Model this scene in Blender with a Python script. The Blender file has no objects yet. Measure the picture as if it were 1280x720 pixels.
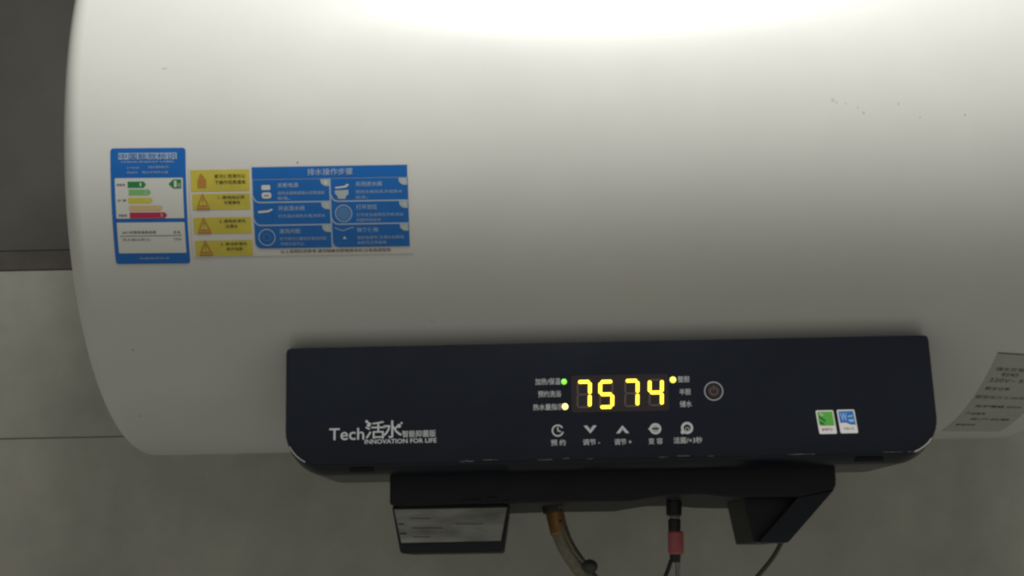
import bpy, bmesh, math, random
from mathutils import Vector
random.seed(7)
scene = bpy.context.scene
COL = scene.collection

# ------------------------------------------------------------------ camera
F_PX, PITCH, ROLL = 1800.0, math.radians(11), math.radians(1.2)   # focal length for a 1280 px wide frame
R = 0.22                       # tank radius; the tank axis is the world X axis at the origin
FW = Vector((0, math.cos(PITCH), math.sin(PITCH)))
UP = Vector((0, -math.sin(PITCH), math.cos(PITCH)))
RT = Vector((1, 0, 0))
CAM = -(RT * 0.0419 + UP * 0.0919 + FW * 1.165)
cd = bpy.data.cameras.new('camera'); cam = bpy.data.objects.new('camera', cd); COL.objects.link(cam)
cd.sensor_width = 36.0; cd.lens = 36.0 * F_PX / 1280.0; cd.clip_start = 0.05; cd.clip_end = 50
cr, sr = math.cos(ROLL), math.sin(ROLL)
cx = RT * cr + UP * -sr
cy = RT * sr + UP * cr
from mathutils import Matrix
m = Matrix((cx, cy, -FW)).transposed().to_4x4(); m.translation = CAM
cam.matrix_world = m
scene.camera = cam

# ------------------------------------------------------------------ light
w = bpy.data.worlds.new('World'); scene.world = w; w.use_nodes = True
bg = w.node_tree.nodes['Background']
bg.inputs[0].default_value = (1.0, 0.985, 0.87, 1); bg.inputs[1].default_value = 0.203
ld = bpy.data.lights.new('ceiling_lamp', 'AREA'); ld.shape = 'DISK'; ld.size = 0.50; ld.energy = 12.6
ld.color = (1.0, 0.998, 0.965)
lamp = bpy.data.objects.new('ceiling_lamp', ld); COL.objects.link(lamp)
lamp.location = (0.07, -0.70, 0.70)
lamp.rotation_euler = (0, 0, 0)
vs = scene.view_settings
vs.view_transform = 'Standard'; vs.look = 'None'; vs.exposure = 0.0; vs.gamma = 1.0; vs.use_curve_mapping = False
scene.cycles.filter_width = 2.3

# ------------------------------------------------------------------ helpers
def mat(name, col, rough=0.5, metal=0.0, spec=0.5, coat=0.0, emit=None, es=0.0, var=0.0, vscale=30.0,
        bump=0.0, bscale=200.0, rvar=0.0, col2=None, stretch=(1, 1, 1)):
    M = bpy.data.materials.new(name); M.use_nodes = True
    nt = M.node_tree; b = nt.nodes['Principled BSDF']
    b.inputs['Base Color'].default_value = (*col, 1); b.inputs['Roughness'].default_value = rough
    b.inputs['Metallic'].default_value = metal; b.inputs['Specular IOR Level'].default_value = spec
    b.inputs['Coat Weight'].default_value = coat; b.inputs['Coat Roughness'].default_value = 0.12
    if emit:
        b.inputs['Emission Color'].default_value = (*emit, 1); b.inputs['Emission Strength'].default_value = es
    if var or bump or rvar:
        tc = nt.nodes.new('ShaderNodeTexCoord'); mp = nt.nodes.new('ShaderNodeMapping')
        mp.inputs['Scale'].default_value = stretch
        nt.links.new(tc.outputs['Object'], mp.inputs[0])
    if var or rvar:
        n = nt.nodes.new('ShaderNodeTexNoise'); n.inputs['Scale'].default_value = vscale; n.inputs['Detail'].default_value = 6
        n.inputs['Roughness'].default_value = 0.6
        nt.links.new(mp.outputs[0], n.inputs['Vector'])
        if var:
            r = nt.nodes.new('ShaderNodeValToRGB')
            a = [c * (1 - var) for c in col]; c2 = col2 or [min(1, c * (1 + var)) for c in col]
            r.color_ramp.elements[0].position = 0.3; r.color_ramp.elements[1].position = 0.7
            r.color_ramp.elements[0].color = (*a, 1); r.color_ramp.elements[1].color = (*c2, 1)
            nt.links.new(n.outputs['Fac'], r.inputs[0]); nt.links.new(r.outputs[0], b.inputs['Base Color'])
        if rvar:
            mr = nt.nodes.new('ShaderNodeMapRange')
            mr.inputs['To Min'].default_value = max(0.02, rough - rvar); mr.inputs['To Max'].default_value = min(1, rough + rvar)
            nt.links.new(n.outputs['Fac'], mr.inputs['Value']); nt.links.new(mr.outputs[0], b.inputs['Roughness'])
    if bump:
        n2 = nt.nodes.new('ShaderNodeTexNoise'); n2.inputs['Scale'].default_value = bscale; n2.inputs['Detail'].default_value = 3
        bp = nt.nodes.new('ShaderNodeBump'); bp.inputs['Strength'].default_value = bump; bp.inputs['Distance'].default_value = 0.002
        nt.links.new(mp.outputs[0], n2.inputs['Vector']); nt.links.new(n2.outputs['Fac'], bp.inputs['Height'])
        nt.links.new(bp.outputs[0], b.inputs['Normal'])
    return M

def new_obj(name, verts, faces, material, parent=None, smooth=False):
    me = bpy.data.meshes.new(name); me.from_pydata([tuple(v) for v in verts], [], faces); me.update()
    if smooth:
        for p in me.polygons: p.use_smooth = True
    if material: me.materials.append(material)
    o = bpy.data.objects.new(name, me); COL.objects.link(o)
    if parent: o.parent = parent
    return o

def bm_obj(name, bm, material, parent=None, smooth=False):
    bmesh.ops.recalc_face_normals(bm, faces=bm.faces)
    me = bpy.data.meshes.new(name); bm.to_mesh(me); bm.free()
    if smooth:
        for p in me.polygons: p.use_smooth = True
    if material: me.materials.append(material)
    o = bpy.data.objects.new(name, me); COL.objects.link(o)
    if parent: o.parent = parent
    return o

def tag(o, label=None, cat=None, kind=None, group=None):
    if label: o['label'] = label
    if cat: o['category'] = cat
    if kind: o['kind'] = kind
    if group: o['group'] = group
    return o

def empty(name, loc=(0, 0, 0)):
    o = bpy.data.objects.new(name, None); o.location = loc; o.empty_display_size = 0.05; COL.objects.link(o); return o

def at(px, py, Y):
    """point of the vertical plane at depth Y measured off the photograph"""
    dx, dy = px - 640, py - 360
    x = dx * cr - dy * sr; y = dy * cr + dx * sr
    d = RT * (x / F_PX) - UP * (y / F_PX) + FW
    return CAM + d * ((Y - CAM.y) / d.y)

# --- mappers: 2D drawing coordinates -> surface
def on_tank(u0, v0, k, kv=None, rot=0.0):
    kv = kv or k; c, s = math.cos(rot), math.sin(rot)
    def f(x, y, h):
        a, b = x * k, -y * kv
        u = u0 + a * c - b * s; th = (v0 + a * s + b * c) / R
        return (u, -(R + h) * math.cos(th), (R + h) * math.sin(th))
    return f
def on_plane(Y):
    return lambda x, y, h: (x, Y - h, y)

def rows_shape(name, fmap, x0, y0, x1, y1, h, material, parent, r=(0, 0, 0, 0), n=None, shear=0.0):
    """filled (rounded) rectangle on a surface; r = radii TL, TR, BR, BL; y runs down"""
    H = y1 - y0; ys = set([y0, y1])
    nn = n or max(2, int(abs(H) / 4))
    for i in range(nn + 1): ys.add(y0 + H * i / nn)
    for q, rad in enumerate(r):
        if rad:
            for i in range(7):
                d = rad * (1 - math.cos(i / 6 * math.pi / 2))
                ys.add(y0 + d if q < 2 else y1 - d)
    ys = sorted(ys); V = []; Fc = []
    def ins(rad, d):
        return 0 if d >= rad or rad == 0 else rad - math.sqrt(max(0, rad * rad - (rad - d) ** 2))
    for y in ys:
        l = x0 + max(ins(r[0], y - y0), ins(r[3], y1 - y)); rr = x1 - max(ins(r[1], y - y0), ins(r[2], y1 - y))
        sh = shear * (y - y0)
        V += [fmap(l + sh, y, h), fmap(rr + sh, y, h)]
    for i in range(len(ys) - 1):
        Fc.append((2 * i, 2 * i + 2, 2 * i + 3, 2 * i + 1))
    return new_obj(name, V, Fc, material, parent)

def poly(name, fmap, pts, h, material, parent):
    V = [fmap(x, y, h) for x, y in pts]
    return new_obj(name, V, [tuple(range(len(V)))], material, parent)

def stroke(name, fmap, pts, wd, h, material, parent, closed=False):
    """flat printed line of width wd along pts"""
    n = len(pts); V = []; Fc = []
    for i in range(n):
        a = pts[i - 1] if (i > 0 or closed) else pts[i]; b = pts[(i + 1) % n] if (i < n - 1 or closed) else pts[i]
        dx, dy = b[0] - a[0], b[1] - a[1]; l = math.hypot(dx, dy) or 1
        nx, ny = -dy / l * wd / 2, dx / l * wd / 2
        V += [fmap(pts[i][0] + nx, pts[i][1] + ny, h), fmap(pts[i][0] - nx, pts[i][1] - ny, h)]
    for i in range(n if closed else n - 1):
        j = (i + 1) % n
        Fc.append((2 * i, 2 * j, 2 * j + 1, 2 * i + 1))
    return new_obj(name, V, Fc, material, parent)

def ring_pts(x, y, r, n=32, a0=0, a1=360, ry=None):
    ry = ry or r
    full = abs(a1 - a0) >= 360
    return [(x + r * math.cos(math.radians(a0 + (a1 - a0) * i / (n if full else n - 1))),
             y + ry * math.sin(math.radians(a0 + (a1 - a0) * i / (n if full else n - 1)))) for i in range(n)]

_txt = {}
def glyphs(body, bold):
    key = (body, bold)
    if key in _txt: return _txt[key]
    c = bpy.data.curves.new('t', 'FONT'); c.body = body; c.size = 1.0; c.offset = bold; c.resolution_u = 3; c.fill_mode = 'FRONT'
    c.space_line = 0.85
    o = bpy.data.objects.new('t', c); COL.objects.link(o)
    bpy.context.view_layer.update()
    dg = bpy.context.evaluated_depsgraph_get()
    me = bpy.data.meshes.new_from_object(o.evaluated_get(dg))
    V = [(v.co.x, v.co.y) for v in me.vertices]; Fc = [tuple(p.vertices) for p in me.polygons]
    bpy.data.objects.remove(o); bpy.data.curves.remove(c); bpy.data.meshes.remove(me)
    _txt[key] = (V, Fc); return V, Fc

def lettering(body, fmap, x0, y0, x1, y1, h, material, parent, bold=0.0, ydown=True, name='lettering', slant=0.0):
    V, Fc = glyphs(body, bold)
    if not V: return None
    ax, bx = min(v[0] for v in V), max(v[0] for v in V); ay, by = min(v[1] for v in V), max(v[1] for v in V)
    def mp(v):
        s = (v[0] - ax) / (bx - ax); t = (v[1] - ay) / (by - ay)
        X = x0 + s * (x1 - x0) + slant * t * abs(y1 - y0)
        Y = y1 + t * (y0 - y1)
        return fmap(X, Y, h)
    return new_obj(name, [mp(v) for v in V], Fc, material, parent)

def lathe_x(prof, seg=256):
    """prof: list of (x, r) turned about the X axis"""
    bm = bmesh.new(); rings = []
    for x, r in prof:
        if r < 1e-6: rings.append([bm.verts.new((x, 0, 0))]); continue
        rings.append([bm.verts.new((x, r * math.cos(2 * math.pi * i / seg), r * math.sin(2 * math.pi * i / seg))) for i in range(seg)])
    for a, b in zip(rings, rings[1:]):
        for i in range(seg):
            j = (i + 1) % seg
            if len(a) == 1: bm.faces.new((a[0], b[i], b[j]))
            elif len(b) == 1: bm.faces.new((a[i], b[0], a[j]))
            else: bm.faces.new((a[i], b[i], b[j], a[j]))
    return bm

def tube(path, radii, seg=18, caps=True):
    """swept tube through path points, radius per point"""
    P = [Vector(p) for p in path]; bm = bmesh.new(); rings = []
    ref = Vector((0, 1, 0))
    for i, p in enumerate(P):
        t = (P[min(i + 1, len(P) - 1)] - P[max(i - 1, 0)]).normalized()
        a = t.cross(ref).normalized(); b = a.cross(t).normalized()
        rings.append([bm.verts.new(p + (a * math.cos(k * 2 * math.pi / seg) + b * math.sin(k * 2 * math.pi / seg)) * radii[i]) for k in range(seg)])
    for q, s in zip(rings, rings[1:]):
        for k in range(seg): bm.faces.new((q[k], s[k], s[(k + 1) % seg], q[(k + 1) % seg]))
    if caps: bm.faces.new(rings[0]); bm.faces.new(list(reversed(rings[-1])))
    return bm

def smooth_path(pts, n=8):
    P = [Vector(p) for p in pts]; P = [P[0] * 2 - P[1]] + P + [P[-1] * 2 - P[-2]]; out = []
    for i in range(1, len(P) - 2):
        for k in range(n):
            t = k / n; a, b, c, d = P[i - 1], P[i], P[i + 1], P[i + 2]
            out.append(0.5 * ((2 * b) + (c - a) * t + (2 * a - 5 * b + 4 * c - d) * t * t + (3 * b - a - 3 * c + d) * t ** 3))
    out.append(P[-2]); return out

def prism(outline, y0, y1, bev=0.0, inset=0.0):
    """XZ outline extruded from y0 (front) to y1 (back); the front edge bevelled"""
    bm = bmesh.new()
    vf = [bm.verts.new((x, y0, z)) for x, z in outline]; vb = [bm.verts.new((x, y1, z)) for x, z in outline]
    n = len(outline); ff = bm.faces.new(vf); bm.faces.new(list(reversed(vb)))
    for i in range(n): bm.faces.new((vf[i], vb[i], vb[(i + 1) % n], vf[(i + 1) % n]))
    bmesh.ops.recalc_face_normals(bm, faces=bm.faces)
    if bev:
        es = [e for e in bm.edges if all(abs(v.co.y - y0) < 1e-7 for v in e.verts)]
        es += [e for e in bm.edges if abs(e.verts[0].co.y - e.verts[1].co.y) > 1e-5]
        bmesh.ops.bevel(bm, geom=es, offset=bev, segments=3, profile=0.5, affect='EDGES', clamp_overlap=True)
    return bm

def box(x0, y0, z0, x1, y1, z1, bev=0.0):
    bm = bmesh.new(); bmesh.ops.create_cube(bm, size=1)
    for v in bm.verts:
        v.co = Vector((x0 if v.co.x < 0 else x1, y0 if v.co.y < 0 else y1, z0 if v.co.z < 0 else z1))
    if bev: bmesh.ops.bevel(bm, geom=bm.edges[:], offset=bev, segments=2, profile=0.5, affect='EDGES')
    return bm

# ------------------------------------------------------------------ materials
M_enamel = mat('white_enamel', (0.74, 0.735, 0.70), 0.33, coat=0.25, var=0.035, vscale=7, bump=0.05, bscale=14, rvar=0.10)
M_cap = mat('white_end_plastic', (0.72, 0.715, 0.68), 0.36, var=0.02, vscale=12)
M_panel = mat('navy_black_plastic', (0.008, 0.0105, 0.0185), 0.25, spec=0.30, var=0.12, vscale=20, rvar=0.06, bump=0.01, bscale=300)
M_cover = mat('matte_black_plastic', (0.007, 0.009, 0.012), 0.5, spec=0.35, var=0.25, vscale=40, bump=0.03, bscale=700)
M_hole = mat('slot_black', (0.006, 0.006, 0.007), 0.8)
M_silver = mat('silver_print', (0.46, 0.47, 0.48), 0.4)
M_grey = mat('grey_print', (0.30, 0.31, 0.32), 0.45)
M_window = mat('smoked_display_window', (0.024, 0.018, 0.021), 0.25)
M_seg_off = mat('unlit_segment', (0.085, 0.064, 0.055), 0.35)
M_seg_on = mat('lit_yellow_segment', (0.8, 0.6, 0.05), 0.4, emit=(1.0, 0.70, 0.045), es=2.2)
M_led_g = mat('green_led', (0.2, 0.8, 0.1), 0.4, emit=(0.28, 1.0, 0.07), es=1.0)
M_led_w = mat('warm_led', (0.9, 0.8, 0.3), 0.4, emit=(1.0, 0.82, 0.24), es=1.5)
M_led_y = mat('yellow_led', (0.8, 0.8, 0.1), 0.4, emit=(1.0, 0.90, 0.14), es=1.1)
M_btn = mat('dull_brown_button', (0.026, 0.019, 0.022), 0.35)
M_btn_icon = mat('button_icon', (0.17, 0.085, 0.09), 0.4)
M_blue = mat('label_blue', (0.008, 0.145, 0.52), 0.35, var=0.06, vscale=60)
M_blue2 = mat('label_panel_blue', (0.010, 0.15, 0.50), 0.35, var=0.06, vscale=60)
M_lwhite = mat('label_white', (0.72, 0.72, 0.68), 0.4)
M_lline = mat('label_pale_blue_line', (0.42, 0.52, 0.66), 0.4)
M_ink = mat('black_ink', (0.03, 0.03, 0.025), 0.5)
M_ink_soft = mat('faded_ink', (0.16, 0.155, 0.13), 0.5)
M_film = mat('clear_label_film', (0.725, 0.705, 0.655), 0.33, var=0.03, vscale=30)
M_yellow = mat('label_yellow', (0.64, 0.54, 0.07), 0.42, var=0.10, vscale=60)
M_orange = mat('label_orange', (0.50, 0.235, 0.05), 0.45)
M_green = mat('arrow_green', (0.015, 0.24, 0.06), 0.4)
M_lgreen = mat('arrow_light_green', (0.22, 0.52, 0.16), 0.4)
M_yel2 = mat('arrow_yellow', (0.66, 0.58, 0.05), 0.4)
M_pal = mat('arrow_pale_orange', (0.70, 0.50, 0.22), 0.4)
M_red = mat('arrow_red', (0.52, 0.028, 0.085), 0.4)
M_stg = mat('sticker_green', (0.10, 0.42, 0.06), 0.4)
M_stb = mat('sticker_blue', (0.03, 0.16, 0.52), 0.4)
M_stw = mat('sticker_paper', (0.74, 0.72, 0.70), 0.45)
M_str = mat('sticker_brown_ink', (0.32, 0.10, 0.06), 0.5)
M_sdk = mat('sticker_dark_green', (0.02, 0.16, 0.03), 0.4)
M_slb = mat('sticker_pale_blue', (0.30, 0.52, 0.80), 0.4)
M_plate = mat('grey_nameplate', (0.50, 0.495, 0.45), 0.5, var=0.06, vscale=40)
M_metal_label = mat('worn_metal_label', (0.27, 0.27, 0.255), 0.5, metal=0.1, var=0.38, vscale=110, stretch=(0.3, 1, 1.4), bump=0.06, bscale=160)
M_grout = mat('grout', (0.34, 0.33, 0.29), 0.9, var=0.2, vscale=80)
M_tile = mat('beige_tile', (0.45, 0.443, 0.398), 0.36, var=0.13, vscale=13, rvar=0.08, bump=0.015, bscale=25)
M_dtile = mat('dark_tile', (0.115, 0.112, 0.102), 0.22, var=0.16, vscale=6, rvar=0.06, bump=0.015, bscale=20)
M_border = mat('bronze_border', (0.105, 0.093, 0.082), 0.35, var=0.25, vscale=30)
M_hose = mat('braided_hose', (0.24, 0.225, 0.165), 0.42, metal=0.5, var=0.25, vscale=300, bump=0.2, bscale=900)
M_hdark = mat('dark_hose_sleeve', (0.05, 0.047, 0.045), 0.55, var=0.2, vscale=80)
M_copper = mat('copper_fitting', (0.36, 0.20, 0.07), 0.42, metal=0.45, var=0.25, vscale=120)
M_black = mat('black_rubber', (0.018, 0.018, 0.019), 0.5)
M_knob = mat('dark_grey_knob', (0.06, 0.06, 0.055), 0.5, var=0.3, vscale=150)
M_redcol = mat('red_collar', (0.54, 0.13, 0.15), 0.42, var=0.15, vscale=90)
M_ringw = mat('pale_ring', (0.28, 0.28, 0.27), 0.45)
M_cord = mat('olive_cable', (0.085, 0.078, 0.045), 0.5)
M_dust = mat('scuffed_edge', (0.10, 0.10, 0.105), 0.6)
M_glint = mat('painted_edge_glint', (0.34, 0.34, 0.33), 0.35)  # pale colour painting the highlight on the panel's lower corners
M_speck = mat('dirt_speck', (0.30, 0.295, 0.27), 0.7)
M_stain = mat('faint_stain', (0.62, 0.625, 0.57), 0.5)

# ------------------------------------------------------------------ wall
YW = 0.25
wall = bm_obj('wall', box(-1.6, YW + 0.0016, -1.1, 1.6, YW + 0.10, 1.1), M_grout)
tag(wall, 'tiled bathroom wall, dark tiles above a thin border, grey-beige tiles below', kind='structure')
ZB0, ZB1, TH = -0.0175, 0.0010, 0.1640
G = 0.0011
def tile_row(z0, z1, tw, xs, material, proud=0.0, name='tile'):
    bm = box(-tw / 2 + G / 2, -proud, -(z1 - z0) / 2 + G / 2, tw / 2 - G / 2, 0.006, (z1 - z0) / 2 - G / 2, 0.0007)
    bmesh.ops.recalc_face_normals(bm, faces=bm.faces)
    me = bpy.data.meshes.new(name); bm.to_mesh(me); bm.free(); me.materials.append(material)
    for x in xs:
        o = bpy.data.objects.new(name, me); COL.objects.link(o); o.parent = wall
        o.location = (x + tw / 2, YW + random.uniform(-0.0003, 0.0003), (z0 + z1) / 2)
XJ = at(843, 660, YW).x
for r in range(4):
    z1 = ZB0 - r * TH
    tile_row(z1 - TH, z1, 0.80, [XJ - 0.80 * k for k in (2, 1, 0, -1)], M_tile)
tile_row(ZB0, ZB1 + 0.001, 0.40, [XJ - 0.40 * k for k in (4, 3, 2, 1, 0, -1, -2, -3)], M_border, 0.001, 'border_tile')
for r in range(2):
    z0 = ZB1 + 0.001 + r * 0.36
    tile_row(z0, z0 + 0.36, 0.80, [XJ - 0.80 * k for k in (2, 1, 0, -1)], M_dtile)

# ------------------------------------------------------------------ water heater
heater = empty('water_heater', (0, 0, 0))
tag(heater, 'white horizontal electric water heater with black control panel reading 7574 on tiled wall', 'water heater')
HLL, HLR, FIL = 0.3375, 0.353, 0.013
tank = bm_obj('tank_shell', lathe_x([(-HLL + FIL, R), (-0.2, R), (-0.1, R), (0, R), (0.1, R), (0.2, R), (HLR - FIL, R)]), M_enamel, heater, True)
for s, HL in ((-1, HLL), (1, HLR)):
    prof = [(s * (HL - FIL), R)]
    for i in range(1, 13):
        a = i / 12 * math.radians(82)
        prof.append((s * (HL - FIL + FIL * math.sin(a)), R - FIL * (1 - math.cos(a))))
    x, r = prof[-1]
    for i in range(1, 9):
        t = i / 8; prof.append((x + s * 0.014 * (1 - (1 - t) ** 2), r * (1 - t)))
    bm_obj('end_cap', lathe_x(prof), M_enamel, heater, True)

# small marks on the enamel
T1 = on_tank(0, 0, 1.0)
def tank_uv(px, py):
    dx, dy = px - 640, py - 360
    x = dx * cr - dy * sr; y = dy * cr + dx * sr
    d = RT * (x / F_PX) - UP * (y / F_PX) + FW
    a = d.y ** 2 + d.z ** 2; b = CAM.y * d.y + CAM.z * d.z; c = CAM.y ** 2 + CAM.z ** 2 - R * R
    P = CAM + d * ((-b - math.sqrt(b * b - a * c)) / a)
    return P.x, R * math.atan2(P.z, -P.y)
def speck(px, py, r, material, name='speck', e=1.0):
    u, v = tank_uv(px, py)
    pts = [(u + r * e * math.cos(t) * random.uniform(.6, 1.2), -(v + r * math.sin(t) * random.uniform(.6, 1.2))) for t in [k * math.pi / 5 for k in range(10)]]
    f = lambda x, y, h: T1(x, y, h)
    poly(name, f, pts, 0.00012, material, heater)
speck(206, 85, 0.0007, M_stain, e=2.4)
for px, py, r in ((1041, 124, .0014), (1045, 127, .0009), (1079, 140, .0012), (1072, 134, .0008), (1057, 129, .0006), (1123, 129, .0010), (1206, 143, .0010), (1150, 146, .0006)):
    speck(px, py, r * .8, M_stain, 'stain')
for px, py, r in ((176, 520, .0008), (166, 437, .0007), (540, 402, .0005), (372, 203, .0006)):
    speck(px, py, r, M_speck)

# ---- energy label (94 x 145 drawing units)
EL = on_tank(-0.3035, -0.0370, 0.000525, 0.000531, rot=-0.012)
e = rows_shape('energy_label', EL, 0, 0, 94, 145, 0.0002, M_blue, heater, r=(4, 4, 4, 4), n=40)
tag(e, 'blue and white energy rating label with coloured arrows')
rows_shape('white_field', EL, 5, 37, 90, 87, 0.0003, M_lwhite, e, r=(1, 1, 1, 1), n=16)
rows_shape('white_field', EL, 5, 92, 90, 131, 0.0003, M_lwhite, e, r=(1, 1, 1, 1), n=14)
rows_shape('title_band', EL, 10, 6, 83, 14, 0.0003, mat('title_pale', (0.40, 0.50, 0.62), 0.4), e, n=4)
lettering('中国能效标识', EL, 11, 6.6, 82, 13.6, 0.0004, M_blue, e, 0.004)
lettering('CHINA ENERGY LABEL', EL, 13, 16, 80, 18, 0.0003, M_lline, e, 0.01)
lettering('生产者名称', EL, 20, 23, 36, 25.6, 0.0003, M_lline, e)
lettering('电热水器有限公司', EL, 47, 22, 72, 25.2, 0.0003, M_lline, e)
lettering('规格型号', EL, 20, 29, 34, 31.4, 0.0003, M_lline, e)
lettering('储水式电热水器', EL, 39, 28.5, 72, 31.4, 0.0003, M_lline, e)
def arrow(y, x0, x1, hh, material, txt):
    poly('rating_arrow', EL, [(x0, y - hh), (x1 - hh * .8, y - hh), (x1, y), (x1 - hh * .8, y + hh), (x0, y + hh)], 0.0004, material, e)
    lettering(txt, EL, x1 - 8, y - 2, x1 - 6, y + 2, 0.0005, M_lwhite, e, 0.01)
arrow(45, 21, 44, 3.8, M_green, '1'); arrow(54.5, 22, 50, 3.4, M_lgreen, '2'); arrow(64.5, 21, 52, 3.2, M_yel2, '3')
arrow(74, 22, 64, 3.2, M_pal, '4'); arrow(83, 22, 69, 3.6, M_red, '5')
poly('grade_arrow', EL, [(88, 39), (78, 39), (72, 44.6), (78, 50), (88, 50)], 0.0004, M_green, e)
lettering('1', EL, 79, 40.5, 82.2, 48.5, 0.0005, M_lwhite, e, 0.03); lettering('级', EL, 83.2, 43.5, 87, 48, 0.0005, M_lwhite, e)
lettering('耗能低', EL, 7, 43.6, 18, 46.6, 0.0004, M_ink, e, 0.008)
lettering('中 等', EL, 7.5, 63, 18.5, 66, 0.0004, M_ink, e, 0.008)
lettering('耗能高', EL, 8, 81.5, 18.5, 84.6, 0.0004, M_ink, e, 0.008)
lettering('24小时固有能耗系数', EL, 11, 102.5, 54, 106.2, 0.0004, M_ink, e, 0.008)
lettering('0.6', EL, 76, 102.5, 84, 106.2, 0.0004, M_ink, e, 0.01)
stroke('rule', EL, [(8, 109), (86, 108.6)], 0.8, 0.0004, M_ink_soft, e)
lettering('热水输出率(%)', EL, 11, 112, 46, 115.6, 0.0004, M_ink_soft, e, 0.005)
lettering('70%', EL, 75, 112, 85, 115, 0.0004, M_ink_soft, e, 0.0)
lettering('依据国家标准', EL, 30, 136.5, 68, 139, 0.0003, M_lline, e)

# ---- instruction label (275 x 113 drawing units)
IL = on_tank(-0.2508, -0.0508, 0.000522, 0.000531, rot=-0.004)
g = rows_shape('instruction_label', IL, -3, -1.5, 276, 112, 0.0002, M_film, heater, r=(2, 2, 2, 2), n=36)
tag(g, 'label with yellow warnings and blue numbered drain instructions')
warn = [('首次使用请勿以', '下操作后再通电', 3, 26.5), ('1. 接地线必须', '可靠接地', 32.5, 20), ('2. 通电前请先', '注满水', 62, 20.5), ('3. 清洁前请先', '断开电源', 91, 20)]
for i, (a, b, y, hh) in enumerate(warn):
    x0 = (-1, 0, 0, 0)[i]
    yb = rows_shape('warning_strip', IL, x0, y, 73, y + hh, 0.0003, M_yellow, g, r=(1, 1, 1, 1), n=8)
    lettering(a, IL, 29 if i == 0 else 33, y + (5.5 if i == 0 else 2.5), 68 if i == 0 else 66, y + (10.5 if i == 0 else 6.8), 0.0004, M_ink, g, 0.008)
    lettering(b, IL, 29 if i == 0 else 40, y + (13 if i == 0 else 9), 68 if i == 0 else (60, 60, 56, 60)[i], y + (18 if i == 0 else 13.4), 0.0004, M_ink, g, 0.008)
    if i == 0:   # flame-like emblem
        poly('warning_emblem', IL, [(12, y + 4), (15, y + 7), (17, y + 11), (18.5, y + 12), (18.5, y + 22), (7.5, y + 22), (7.5, y + 13), (9, y + 11), (9.5, y + 7)], 0.0004, M_orange, g)
    else:        # triangle emblem
        poly('warning_emblem', IL, [(13, y - 1), (22, y + hh - 3), (22, y + hh), (5, y + hh), (5, y + hh - 3)], 0.0004, M_orange, g)
        poly('emblem_field', IL, [(13, y + 3), (18, y + hh - 5.5), (8.5, y + hh - 5.5)], 0.0005, M_yellow, g)
        lettering('!', IL, 12.6, y + 5, 13.8, y + hh - 6.5, 0.0006, M_ink_soft, g)
        stroke('emblem_rule', IL, [(6, y + hh - 3), (21, y + hh - 3)], 0.9, 0.0005, M_yellow, g)
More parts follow.
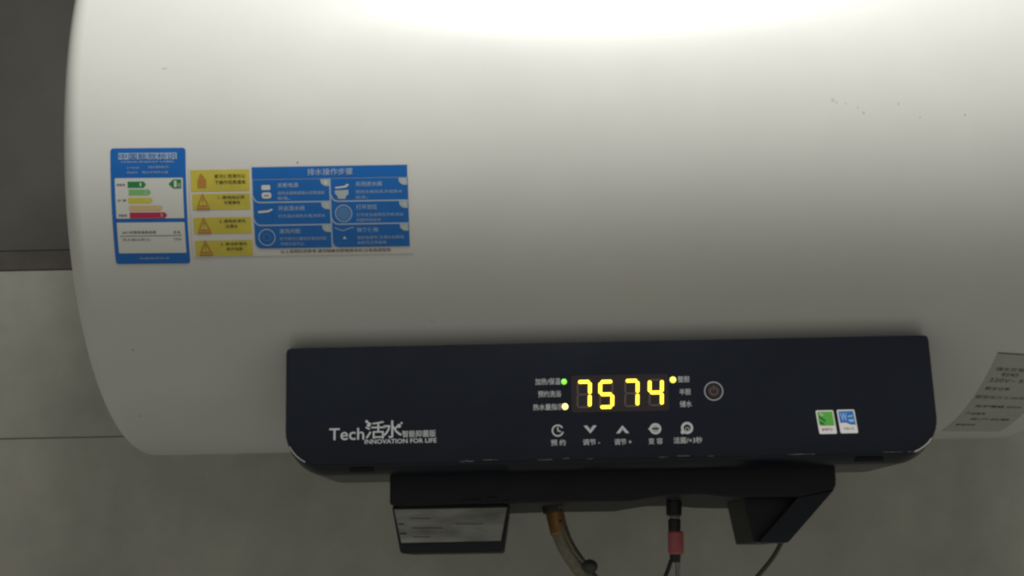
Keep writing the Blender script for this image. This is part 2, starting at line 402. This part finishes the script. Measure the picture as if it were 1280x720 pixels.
# blue sheet
rows_shape('blue_sheet', IL, 76, 0.5, 272, 102, 0.0003, M_lline, g, r=(0, 0, 0, 8), n=32)
rows_shape('title_bar', IL, 76.3, 0.8, 271.5, 15.5, 0.0004, M_blue, g, n=6)
lettering('排水操作步骤', IL, 146, 3.5, 203, 12, 0.0005, M_lline, g, 0.008)
cells = [('关断电源', '将热水器电源插头拔离插座', '断电。'), ('关闭进水阀', '把进水阀关闭,开启热水', '出水。'), ('开启混水阀', '打开混水阀热水端,放掉水', ''),
         ('打开泄压', '打开安全阀泄压手柄,排出', '内胆中的存水'), ('清洗内胆', '拧下排污口螺母并清洗内胆', '冲净水垢为止'), ('恢复使用', '装好各部件,注满水后再通', '电即可正常使用')]
for k in range(6):
    cxx = 0 if k % 2 == 0 else 1; row = k // 2
    x0 = 76.8 + cxx * 98.2; x1 = x0 + 96.2; y0 = 17.0 + row * 28.6; y1 = y0 + 27.2
    if row == 2: y1 = y0 + 27.2
    # lower left corner of each cell rounded, pale line shows between cells
    rows_shape('step_cell', IL, x0, y0 - 0.6, x1 + (1.0 if cxx else 0), y1 + 1.0, 0.0004, M_blue2, g, r=(0, 0, 0, 8 if row == 2 else 0), n=10)
    if row < 2:
        cv = [(x0 - 0.4, y1 - 8)] + [(x0 + 8.5 - 8.5 * math.cos(a), y1 - 8 + 8.2 * math.sin(a)) for a in [i_ / 6 * math.pi / 2 for i_ in range(1, 7)]] + [(x1 + 0.6, y1 + 0.2)]
        stroke('step_divider', IL, cv, 1.7, 0.00047, M_lline, g)
    poly('step_number_tab', IL, [(x1, y0 - 0.3), (x1, y0 + 8.5), (x1 - 6, y0 + 8.3), (x1 - 10, y0 + 5), (x1 - 11, y0 - 0.3)], 0.0005, mat('tab', (0.46, 0.54, 0.56), .4) if k == 0 else bpy.data.materials['tab'], g)
    lettering(str(k + 1), IL, x1 - 5.6, y0 + 1.6, x1 - 3.2, y0 + 6.6, 0.0006, M_lwhite, g, 0.02)
    t, a, b = cells[k]
    lettering(t, IL, x0 + 31, y0 + 3.5, x0 + 31 + 6.6 * len(t), y0 + 9.5, 0.0005, M_lline, g, 0.008)
    lettering(a, IL, x0 + 31, y0 + 14, x0 + 90, y0 + 18.4, 0.0005, M_lline, g, 0.0)
    if b: lettering(b, IL, x0 + 31, y0 + 20.5, x0 + 31 + 5.2 * len(b), y0 + 24.8, 0.0005, M_lline, g, 0.0)
    if k == 0:
        rows_shape('step_icon', IL, x0 + 11, y0 + 6, x0 + 22, y0 + 12, 0.0005, M_lwhite, g, r=(1, 1, 1, 1), n=2)
        rows_shape('step_icon', IL, x0 + 11, y0 + 15, x0 + 23, y0 + 22.5, 0.0005, M_lwhite, g, r=(3, 3, 3, 3), n=2)
        stroke('step_icon_line', IL, [(x0 + 14, y0 + 18.7), (x0 + 20, y0 + 18.7)], 1.2, 0.0006, M_blue2, g)
    elif k == 1:
        poly('step_icon', IL, [(x0 + 5, y0 + 10), (x0 + 17, y0 + 8.5), (x0 + 21, y0 + 6), (x0 + 23, y0 + 7.5), (x0 + 19, y0 + 10.5), (x0 + 6, y0 + 11.8)], 0.0005, M_lwhite, g)
        poly('step_icon', IL, [(x0 + 5, y0 + 14), (x0 + 22, y0 + 13.5), (x0 + 22, y0 + 19), (x0 + 19, y0 + 21), (x0 + 18, y0 + 24.5), (x0 + 9, y0 + 24.5), (x0 + 8, y0 + 21), (x0 + 5, y0 + 18)], 0.0005, bpy.data.materials['tab'], g)
    elif k == 2:
        poly('step_icon', IL, [(x0 + 5, y0 + 9.5), (x0 + 18, y0 + 8.5), (x0 + 23, y0 + 6.5), (x0 + 24, y0 + 8), (x0 + 19, y0 + 11), (x0 + 6, y0 + 12)], 0.0005, M_lwhite, g)
        stroke('step_icon_line', IL, [(x0 + 22, y0 + 11), (x0 + 24, y0 + 15), (x0 + 24, y0 + 23)], 1.4, 0.0005, M_blue, g)
    elif k in (3, 4):
        stroke('step_icon', IL, ring_pts(x0 + 15, y0 + 14, 10.2), 1.3, 0.0005, M_lline, g, True)
        if k == 3: poly('step_icon_fill', IL, ring_pts(x0 + 15, y0 + 14, 8.4), 0.0005, mat('icon_fill', (0.10, 0.24, 0.52), .4), g)
        else:
            stroke('step_icon_line', IL, ring_pts(x0 + 15, y0 + 14, 4.5, 16), 1.0, 0.0005, bpy.data.materials['icon_fill'], g, True)
    else:
        stroke('step_icon', IL, [(x0 + 3, y0 + 3), (x0 + 9, y0 + 6), (x0 + 14, y0 + 7), (x0 + 19, y0 + 5), (x0 + 27, y0 + 3)], 1.0, 0.0005, M_lline, g)
        poly('step_icon', IL, [(x0 + 15, y0 + 14), (x0 + 17.5, y0 + 17.5), (x0 + 12.5, y0 + 17.5)], 0.0005, M_lwhite, g)
lettering('以上说明仅供参考,请勿随意拆卸维修本机,以免造成危险', IL, 108, 104.5, 248, 109, 0.0004, M_ink, g, 0.006)

# ---- rating plate near the right end
NP = on_tank(0.2940, -0.1985, 1.0, rot=-0.115)
q = rows_shape('rating_plate', NP, 0, 0, 0.046, 0.114, 0.0002, M_plate, heater, n=40)
tag(q, 'faded grey rating plate with small printed lines')
for yy, x0, x1, t, b in ((.0005, .0, .046, None, 0), (.014, .004, .040, '储水式电热水器', .0), (.0195, .010, .0225, '额定电压', 0), (.026, .0035, .040, '220V~ 50Hz', 0), (.036, .004, .022, '额定功率', .0),
                         (.047, .001, .040, '额定压力 0.75MPa', .0), (.060, .006, .040, '防护等级 IPX4', .02), (.072, .003, .018, '产品编号', 0), (.082, .010, .040, '生产日期', .02), (.094, .004, .019, '服务热线', 0)):
    if t: lettering(t, NP, x0, yy, x1, yy + .004, 0.0003, M_ink, q, min(b, .008))
    else: stroke('rule', NP, [(x0, yy), (x1, yy)], 0.0012, 0.0003, M_ink_soft, q)

# ---- control panel
YP = -0.162
PX = lambda px, py: (at(px, py, YP).x, at(px, py, YP).z)
SC = 0.000555                                  # metres per photograph pixel at the panel face
KP = (YP - CAM.y) / (-0.172 - CAM.y)
xl, xr = (CAM.x + (x - CAM.x) * KP for x in (-0.1945, 0.2385))
zt, zb = (CAM.z + (z - CAM.z) * KP for z in (-0.1650, -0.2430))
def panel_outline(ins, zbot, rad):
    L, Rr = xl + ins, xr - ins; o = []
    top = zt - (0.0003 if ins > 0.002 and zbot > zb else 0.0)
    o += [(L + 0.003, top), (L + 0.0008, top - 0.0008), (L, top - 0.003)]
    o += [(L + rad - rad * math.cos(a), zbot + rad - rad * math.sin(a)) for a in [i / 10 * math.pi / 2 for i in range(11)]]
    o += [(Rr - rad + rad * math.sin(a), zbot + rad - rad * math.cos(a)) for a in [i / 10 * math.pi / 2 for i in range(11)]]
    o += [(Rr - 0.0015, top - 0.003), (Rr - 0.0022, top - 0.0008), (Rr - 0.0045, top)]
    return o
secs = [(YP, 0.0022, zb + 0.0005, 0.0225), (YP + 0.0006, 0.0009, zb - 0.0008, 0.0238), (YP + 0.0022, 0.0002, zb - 0.0018, 0.0245),
        (YP + 0.012, 0.0, zb - 0.0060, 0.0270), (YP + 0.016, 0.0006, zb - 0.0066, 0.0265), (-0.06, 0.003, zb - 0.0064, 0.0260)]
bm = bmesh.new(); rings = []
for y, ins, zbt, rad in secs:
    rings.append([bm.verts.new((x, y, z)) for x, z in panel_outline(ins, zbt, rad)])
for a, b in zip(rings, rings[1:]):
    n = len(a)
    for i in range(n): bm.faces.new((a[i], b[i], b[(i + 1) % n], a[(i + 1) % n]))
bm.faces.new(rings[0]); bm.faces.new(list(reversed(rings[-1])))
panel = bm_obj('control_panel', bm, M_panel, heater)
tag(panel, 'navy black control panel with yellow digits')
for poly_ in panel.data.polygons: poly_.use_smooth = len(poly_.vertices) == 4
panel.data.set_sharp_from_angle(angle=math.radians(35))
for x0, x1 in ((436, 466), (1072, 1106)):      # small slots in the lower lip
    a = PX(x0, 588 if x0 < 600 else 571); b = PX(x1, 588 if x0 < 600 else 570)
    bm_obj('lip_slot', box(a[0], YP + 0.004, zb - 0.0052, b[0], YP + 0.013, zb - 0.0018), M_hole, panel)

PF = on_plane(YP)
def PT(body, px0, py0, px1, py1, material=M_silver, bold=0.0, slant=0.0, name='lettering'):
    c = PX((px0 + px1) / 2, (py0 + py1) / 2); hw = (px1 - px0) / 2 * SC; hh = (py1 - py0) / 2 * SC
    return lettering(body, PF, c[0] - hw, c[1] + hh, c[0] + hw, c[1] - hh, 0.0003, material, panel, bold, name=name, slant=slant)
# logo and slogan
PT('Tech', 412.5, 535.5, 454.5, 549.8, bold=0.006)
PT('活', 457, 527, 481, 548, bold=0.004); PT('水', 479, 526, 502, 547, bold=0.008)
for px, py, r in ((458.5, 527, 1.7), (461, 531.5, 2.3), (499, 532.5, 2.2), (502, 529, 1.3)):
    c = PX(px, py); poly('logo_drop', PF, [(x, y) for x, y in ring_pts(c[0], c[1], r * SC, 14)], 0.0004, M_silver, panel)
PT('智能抑菌版', 503.5, 538, 544, 546.3, bold=0.008)
PT('INNOVATION FOR LIFE', 457.5, 548.6, 544, 554, bold=0.015)
# display
dc = PX(775, 491.5)
rows_shape('display_window', lambda x, y, h: (x, YP - h, -y), dc[0] - 59 * SC, -dc[1] - 22.5 * SC, dc[0] + 59 * SC, -dc[1] + 22.5 * SC, 0.00015, M_window, panel, r=(.002,) * 4, n=2)
SEG = {'7': 'abc', '5': 'afgcd', '4': 'fgbc'}
def seg_poly(sx0, sy0, sx1, sy1, t):
    """lozenge-ended bar between two points"""
    dx, dy = sx1 - sx0, sy1 - sy0; l = math.hypot(dx, dy); ux, uy = dx / l, dy / l; nx, ny = -uy * t / 2, ux * t / 2
    e_ = t * 0.32; pts = []
    for (px, py, s) in ((sx0, sy0, 1), (sx1, sy1, -1)):
        pass
    return [(sx0 + nx + ux * e_, sy0 + ny + uy * e_), (sx0 + nx * .45, sy0 + ny * .45), (sx0 - nx * .45, sy0 - ny * .45), (sx0 - nx + ux * e_, sy0 - ny + uy * e_),
            (sx1 - nx - ux * e_, sy1 - ny - uy * e_), (sx1 - nx * .45, sy1 - ny * .45), (sx1 + nx * .45, sy1 + ny * .45), (sx1 + nx - ux * e_, sy1 + ny - uy * e_)]
for ch, px, py in (('7', 729.6, 493.2), ('5', 757.8, 493), ('7', 789.2, 491.8), ('4', 819.6, 490.7)):
    c = PX(px, py); W, H, T = 14.8 * SC, 30.8 * SC, 4.2 * SC
    def P(a, b): return (c[0] + a * W / 2 + b * H / 2 * 0.045, c[1] + b * H / 2)
    gp = 0.13
    S = {'a': (P(-1 + gp * .6, 1), P(1 - gp * .6, 1)), 'g': (P(-1 + gp * .6, 0), P(1 - gp * .6, 0)), 'd': (P(-1 + gp * .6, -1), P(1 - gp * .6, -1)),
         'f': (P(-1, 1 - gp * .4), P(-1, gp * .35)), 'b': (P(1, 1 - gp * .4), P(1, gp * .35)), 'e': (P(-1, -gp * .35), P(-1, -1 + gp * .4)), 'c': (P(1, -gp * .35), P(1, -1 + gp * .4))}
    Vv, Ff = [], []; V2, F2 = [], []
    for k, (a, b) in S.items():
        on = k in SEG[ch]
        pts = seg_poly(*a, *b, T if on else T * 0.55)
        tv, tf = (Vv, Ff) if on else (V2, F2)
        n0 = len(tv); hgt = 0.0005 if on else 0.0003
        tv += [(x, YP - hgt, z) for x, z in pts]; tf.append(tuple(range(n0, n0 + len(pts))))
    d = new_obj('digit', Vv, Ff, M_seg_on, panel); d['label'] = 'lit yellow digit ' + ch
    new_obj('unlit_segments', V2, F2, M_seg_off, panel)
def led(px, py, r, material, lab):
    c = PX(px, py); bm = bmesh.new(); bmesh.ops.create_uvsphere(bm, u_segments=16, v_segments=8, radius=r * SC)
    for v in bm.verts: v.co = Vector((v.co.x + c[0], v.co.y * 0.35 + YP, v.co.z + c[1]))
    o = bm_obj('indicator_light', bm, material, panel, True); o['label'] = lab
led(705, 477.2, 3.4, M_led_g, 'lit green indicator light'); led(706.3, 508.3, 3.9, M_led_w, 'lit warm white indicator light'); led(841.2, 474.8, 3.9, M_led_y, 'lit yellow indicator light')
PT('加热/保温', 669.5, 473, 700, 481, bold=0.006); PT('预约洗浴', 673, 488.6, 701, 496.4, bold=0.006); PT('热水量指示', 667, 505, 703, 512.6, bold=0.006)
PT('整胆', 847.5, 470.3, 861.5, 477.8, bold=0.006); PT('半胆', 849.5, 486, 863, 493.5, bold=0.006); PT('储水', 850, 501.2, 864.5, 508.8, bold=0.006)
# power button
c = PX(892, 489)
stroke('button_ring', PF, ring_pts(c[0], c[1], 10.9 * SC, 48), 1.4 * SC, 0.0004, M_grey, panel, True)
pb = bmesh.new()
bmesh.ops.create_cone(pb, cap_ends=True, segments=40, radius1=8.8 * SC, radius2=8.3 * SC, depth=0.0008)
for v in pb.verts: v.co = Vector((v.co.x + c[0], YP - 0.0002 - v.co.z, v.co.y + c[1]))
bm_obj('power_button', pb, M_btn, panel)
stroke('power_symbol', PF, ring_pts(c[0], c[1], 4.6 * SC, 24, 120, 420), 1.1 * SC, 0.0008, M_btn_icon, panel)
stroke('power_symbol', PF, [(c[0], c[1] + 6.3 * SC), (c[0], c[1] + 1.0 * SC)], 1.2 * SC, 0.00085, M_btn_icon, panel)
# touch buttons
c = PX(697.2, 538.3)
stroke('clock_icon', PF, ring_pts(c[0], c[1], 6.4 * SC, 40, 30, 345), 1.7 * SC, 0.0003, M_silver, panel)
stroke('clock_hand', PF, [(c[0] + .2 * SC, c[1] + 4.2 * SC), (c[0], c[1]), (c[0] + 3.6 * SC, c[1] - 1.6 * SC)], 1.5 * SC, 0.0004, M_silver, panel)
for px, py, s in ((737.8, 536.8, -1), (778.2, 536.8, 1)):
    c = PX(px, py); z = SC
    poly('chevron_icon', PF, [(c[0] - 7.8 * z, c[1] - s * 4.6 * z), (c[0], c[1] + s * 4.8 * z), (c[0], c[1] + s * 1.6 * z), (c[0] - 3.6 * z, c[1] - s * 4.6 * z)], 0.0003, M_silver, panel)
    poly('chevron_icon', PF, [(c[0] + 7.8 * z, c[1] - s * 4.6 * z), (c[0], c[1] + s * 4.8 * z), (c[0], c[1] + s * 1.6 * z), (c[0] + 3.6 * z, c[1] - s * 4.6 * z)], 0.0003, M_silver, panel)
    stroke('chevron_line', PF, [(c[0] - 3.4 * z, c[1] - s * 3.8 * z), (c[0], c[1] + s * .2 * z), (c[0] + 3.4 * z, c[1] - s * 3.8 * z)], 1.0 * z, 0.0004, M_grey, panel)
c = PX(819.3, 536); z = SC
stroke('swap_icon', PF, ring_pts(c[0], c[1], 5.6 * z, 40, ry=5.4 * z), 2.6 * z, 0.0003, M_silver, panel, True)
poly('swap_icon_tip', PF, [(c[0] - 8.8 * z, c[1]), (c[0] - 4.5 * z, c[1] + 4 * z), (c[0] - 4.5 * z, c[1] - 4 * z)], 0.00032, M_silver, panel)
poly('swap_icon_lens', PF, ring_pts(c[0], c[1], 4.3 * z, 24, ry=4.1 * z), 0.0004, M_grey, panel)
poly('swap_icon_bar', PF, ring_pts(c[0], c[1] + .2 * z, 4.6 * z, 24, ry=1.1 * z), 0.0005, M_panel, panel)
c = PX(858.8, 535)
stroke('water_icon', PF, ring_pts(c[0], c[1], 5.8 * z, 40), 2.9 * z, 0.0003, M_silver, panel, True)
stroke('water_icon', PF, ring_pts(c[0] + .2 * z, c[1] - 1.6 * z, 2.2 * z, 20), 1.2 * z, 0.0004, M_grey, panel, True)
poly('water_icon_drop', PF, ring_pts(c[0] - 5.6 * z, c[1] - 5 * z, 2.3 * z, 16), 0.0005, M_silver, panel)
PT('预 约', 689, 549.6, 706.5, 557, bold=0.006); PT('调节 -', 729, 549, 749.5, 556.2, bold=0.006); PT('调节 +', 768.5, 548.6, 789, 556, bold=0.006)
PT('变 容', 811, 547.8, 828, 555, bold=0.006); PT('活菌/+3秒', 842.5, 546.6, 877, 554, bold=0.006)
# two small slanted stickers
for px, py, base, name_, lab in ((1032.8, 527.6, M_stg, 'green_sticker', 'small green and white slanted sticker'), (1059.2, 526.8, M_stb, 'blue_sticker', 'small blue and white slanted sticker')):
    c = PX(px, py)
    fm = lambda x, y, h, c=c: (c[0] + (x + y * 0.11) * SC, YP - h, c[1] - y * SC)
    s = rows_shape(name_, fm, -10.6, -14.2, 10.6, 14.2, 0.0002, M_stw, panel, r=(1.6, 1.6, 1.6, 1.6), n=4); s['label'] = lab
    # printed marks, kept as panel sub-parts
    if base is M_stg:
        rows_shape('sticker_print', fm, -9, -12.6, 9.2, 4.2, 0.0003, M_stg, panel, r=(1, 1, 1, 3), n=4)
        poly('sticker_print', fm, [(-8, -8), (-5, -6.5), (0, -1.5), (-1.5, -.5), (-8, -5)], 0.0004, M_sdk, panel)
        poly('sticker_print', fm, [(-8.2, -1.5), (-4, .5), (-2, 3), (-8.2, 2.5)], 0.0004, M_sdk, panel)
        lettering('S', fm, -6.5, -11, -2.5, -7.5, 0.0004, M_stw, panel, 0.0)
        lettering('省电节水', fm, -7, 7, 6.5, 10.4, 0.0003, M_str, panel, 0.01)
    else:
        poly('sticker_print', fm, [(-9, -12.4), (9, -12.6), (9.4, 4), (3, 3.6), (-2, 1.2), (-9, 1.4)], 0.0003, M_stb, panel)
        lettering('W', fm, -7.6, -10.6, .5, -.5, 0.0004, M_slb, panel, 0.02)
        poly('sticker_print', fm, [(1.5, -6.8), (7.6, -7.6), (7.6, -5.8), (1.5, -5)], 0.0004, M_slb, panel)
        poly('sticker_print', fm, [(.5, -2.2), (7.8, -2.6), (7.8, .6), (3, .8)], 0.0004, M_slb, panel)
        lettering('节能认证', fm, -6, 7, 6.5, 10, 0.0003, M_ink_soft, panel, 0.0)
# scuffs along the lower front edge
for px0, px1, py in ((575, 592, 576.6), (604, 622, 576.2), (672, 690, 575), (704, 712, 574.4), (733, 741, 574), (823, 835, 570.6), (846, 862, 570.2), (884, 892, 570), (985, 1018, 563.6), (1104, 1128, 559), (1134, 1150, 557.4), (582, 586, 574.6)):
    a = at(px0, py, YP); b = at(px1, py, YP); zc_ = zb + 0.0002 + random.uniform(-.0002, .0006)
    n = 6; pts = []
    for i in range(n + 1): pts.append((a.x + (b.x - a.x) * i / n, zc_ + random.uniform(0.0000, 0.0003)))
    for i in range(n, -1, -1): pts.append((a.x + (b.x - a.x) * i / n, zc_ - random.uniform(0.0000, 0.0003)))
    poly('scuff_or_glint', PF, pts, 0.00015, M_dust, panel)

# glints painted as pale strokes where the front edge turns the two lower corners
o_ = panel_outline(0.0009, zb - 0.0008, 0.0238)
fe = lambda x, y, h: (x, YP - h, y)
stroke('scuff_or_glint', fe, [p for p in o_[6:11]], 0.0006, 0.0002, M_glint, panel)
stroke('scuff_or_glint', fe, [p for p in o_[16:21]], 0.0009, 0.0002, M_glint, panel)

# ---- bottom cover under the tank
YC = -0.125
CP = lambda px, py, Y=YC: (lambda p: (p.x, p.z))(at(px, py, Y))
ol = [CP(487, 560), CP(487, 631), CP(500, 633.5), CP(640, 629.5), CP(700, 627.5), CP(790, 626.5), CP(812, 622.5), CP(835, 619), CP(880, 618), CP(905, 621), CP(934, 622), CP(1000, 621.5), CP(1043, 611.5), CP(1045.5, 606), CP(1043, 555)]
bc = bm_obj('bottom_cover', prism(ol, YC, 0.06, 0.0015), M_cover, heater)
# junction box with worn label
jb = [CP(489, 632), CP(500, 692), CP(629, 690), CP(637.5, 629)]
j = bm_obj('junction_box', prism(jb, YC + 0.002, -0.02, 0.002), M_cover, heater)
pl = [CP(492.5, 637), CP(501.5, 678.5), CP(626, 676), CP(633.5, 634.5)]
o = bm_obj('metal_label', prism(pl, YC + 0.0012, YC + 0.004, 0.0), M_metal_label, j); o['label'] = 'worn grey metal label on the black box'
for px, py, w_, h_ in ((498, 655, 7, 1.3), (500, 667, 8, 1.6), (512, 648, 26, .7), (514, 660, 40, .7), (570, 655, 34, .6), (516, 671, 22, .7)):
    a = CP(px, py, YC + 0.001); b = CP(px + w_, py, YC + 0.001)
    stroke('label_print', on_plane(YC + 0.0009), [a, b], h_ * SC, 0.0002, M_cover, j)
for px0, px1, py in ((578, 602, 627.5), (610, 622, 624.5), (628, 636, 628)):
    a = CP(px0, py); b = CP(px1, py - .5)
    bm_obj('cover_clip', box(a[0], YC - 0.0012, a[1] - 0.0012, b[0], YC + 0.003, a[1] + 0.0016, 0.0004), M_panel, bc)
# side bracket on the right: recessed web with a raised diagonal brace
sb = bm_obj('side_bracket', prism([CP(933, 621), CP(946, 678), CP(983, 678), CP(1043, 611), CP(1000, 617)], YC + 0.012, -0.03, 0.001), M_cover, heater)
bm_obj('diagonal_brace', prism([CP(997, 621), CP(952, 673), CP(949, 678.5), CP(984.5, 678.5), CP(988, 676), CP(1044.5, 611)], YC + 0.001, YC + 0.03, 0.0015), M_panel, sb)

# ------------------------------------------------------------------ hoses and cable
YH = -0.055
AT = lambda px, py, Y=YH: at(px, py, Y)
S2 = 0.00059
h1 = empty('water_hose', tuple(AT(690, 626)))
tag(h1, 'braided grey water hose with copper fitting curving right under the heater', 'hose')
def child(o, root):
    o.parent = root; o.matrix_parent_inverse = Matrix.Translation(-root.location); return o
pth = smooth_path([AT(688, 606), AT(691, 630), AT(697, 655), AT(707, 682), AT(724, 708), AT(746, 736), AT(770, 770)], 8)
child(bm_obj('hose_body', tube(pth, [11 * S2] * len(pth)), M_hose, None, True), h1)
pth2 = smooth_path([AT(686, 606), AT(688, 626), AT(691, 640)], 6)
child(bm_obj('hose_sleeve', tube(pth2, [12.2 * S2] * len(pth2)), M_hdark, None, True), h1)
pth3 = smooth_path([AT(693, 639), AT(696, 652), AT(699.5, 667)], 6)
child(bm_obj('copper_fitting', tube(pth3, [11.4 * S2] * len(pth3)), M_copper, None, True), h1)
pth4 = smooth_path([AT(700, 650, YH - .006), AT(709, 672, YH - .007), AT(720, 692, YH - .008), AT(731, 704, YH - .008)], 6)
child(bm_obj('side_wire', tube(pth4, [2.2 * S2] * len(pth4)), M_hose, None, True), h1)
kb = bmesh.new(); bmesh.ops.create_cone(kb, cap_ends=True, segments=28, radius1=9.6 * S2, radius2=8.6 * S2, depth=0.012)
bmesh.ops.bevel(kb, geom=[e_ for e_ in kb.edges if len(e_.link_faces) == 2 and e_.calc_face_angle(0) > 1], offset=0.0012, segments=2, affect='EDGES')
kp = AT(737.5, 708, YH - 0.012)
for v in kb.verts: v.co = Vector((v.co.x * 1.05 + kp.x, kp.y - v.co.z, v.co.y * .92 + kp.z))
child(bm_obj('tap_knob', kb, M_knob, None, True), h1)

h2 = empty('outlet_valve', tuple(AT(843, 620)))
tag(h2, 'black valve pipe with a red collar hanging under the heater', 'valve')
def vseg(name, y0, y1, r0, r1, material, x=843, xe=None):
    xe = xe or x; p = [AT(x, y0), AT(x + (xe - x) * .08, y0 + (y1 - y0) * .08), AT(x + (xe - x) * .92, y0 + (y1 - y0) * .92), AT(xe, y1)]
    child(bm_obj(name, tube(p, [r0 * .86 * S2, r0 * S2, r1 * S2, r1 * .86 * S2], 24), material, None, False), h2)
vseg('valve_neck', 600, 622, 10.2, 10.2, M_black, 842)
vseg('pale_ring', 622, 625.5, 7.5, 7.5, M_ringw, 842.5)
vseg('valve_body', 625.5, 645, 10, 9.6, M_black, 842.5)
vseg('pale_ring', 645, 649, 6.6, 6.6, M_ringw, 843.5)
vseg('valve_stem', 649, 665, 8, 7.6, M_black, 843)
vseg('red_collar', 664, 693, 9.8, 10, M_redcol, 844.5, 845)
vseg('valve_tip', 692, 703, 7.2, 6.2, M_black, 844)
for x0, x1, r in ((839, 829, 2.6), (849, 848, 1.6)):
    p = smooth_path([AT(x0, 700), AT(x0 + (x1 - x0) * .35, 711), AT(x1, 730), AT(x1 - 4, 760)], 5)
    child(bm_obj('wire', tube(p, [r * S2] * len(p), 10), M_black if r > 2 else M_ringw, None, True), h2)

c1 = empty('power_cable', tuple(AT(978, 676, -.05)))
tag(c1, 'thin olive cable hanging from the right bracket under the heater', 'cable')
p = smooth_path([AT(990, 655, -.05), AT(977, 678, -.05), AT(966, 697, -.05), AT(950, 717, -.05), AT(925, 745, -.05)], 8)
child(bm_obj('cable_body', tube(p, [2.9 * S2] * len(p), 12), M_cord, None, True), c1)
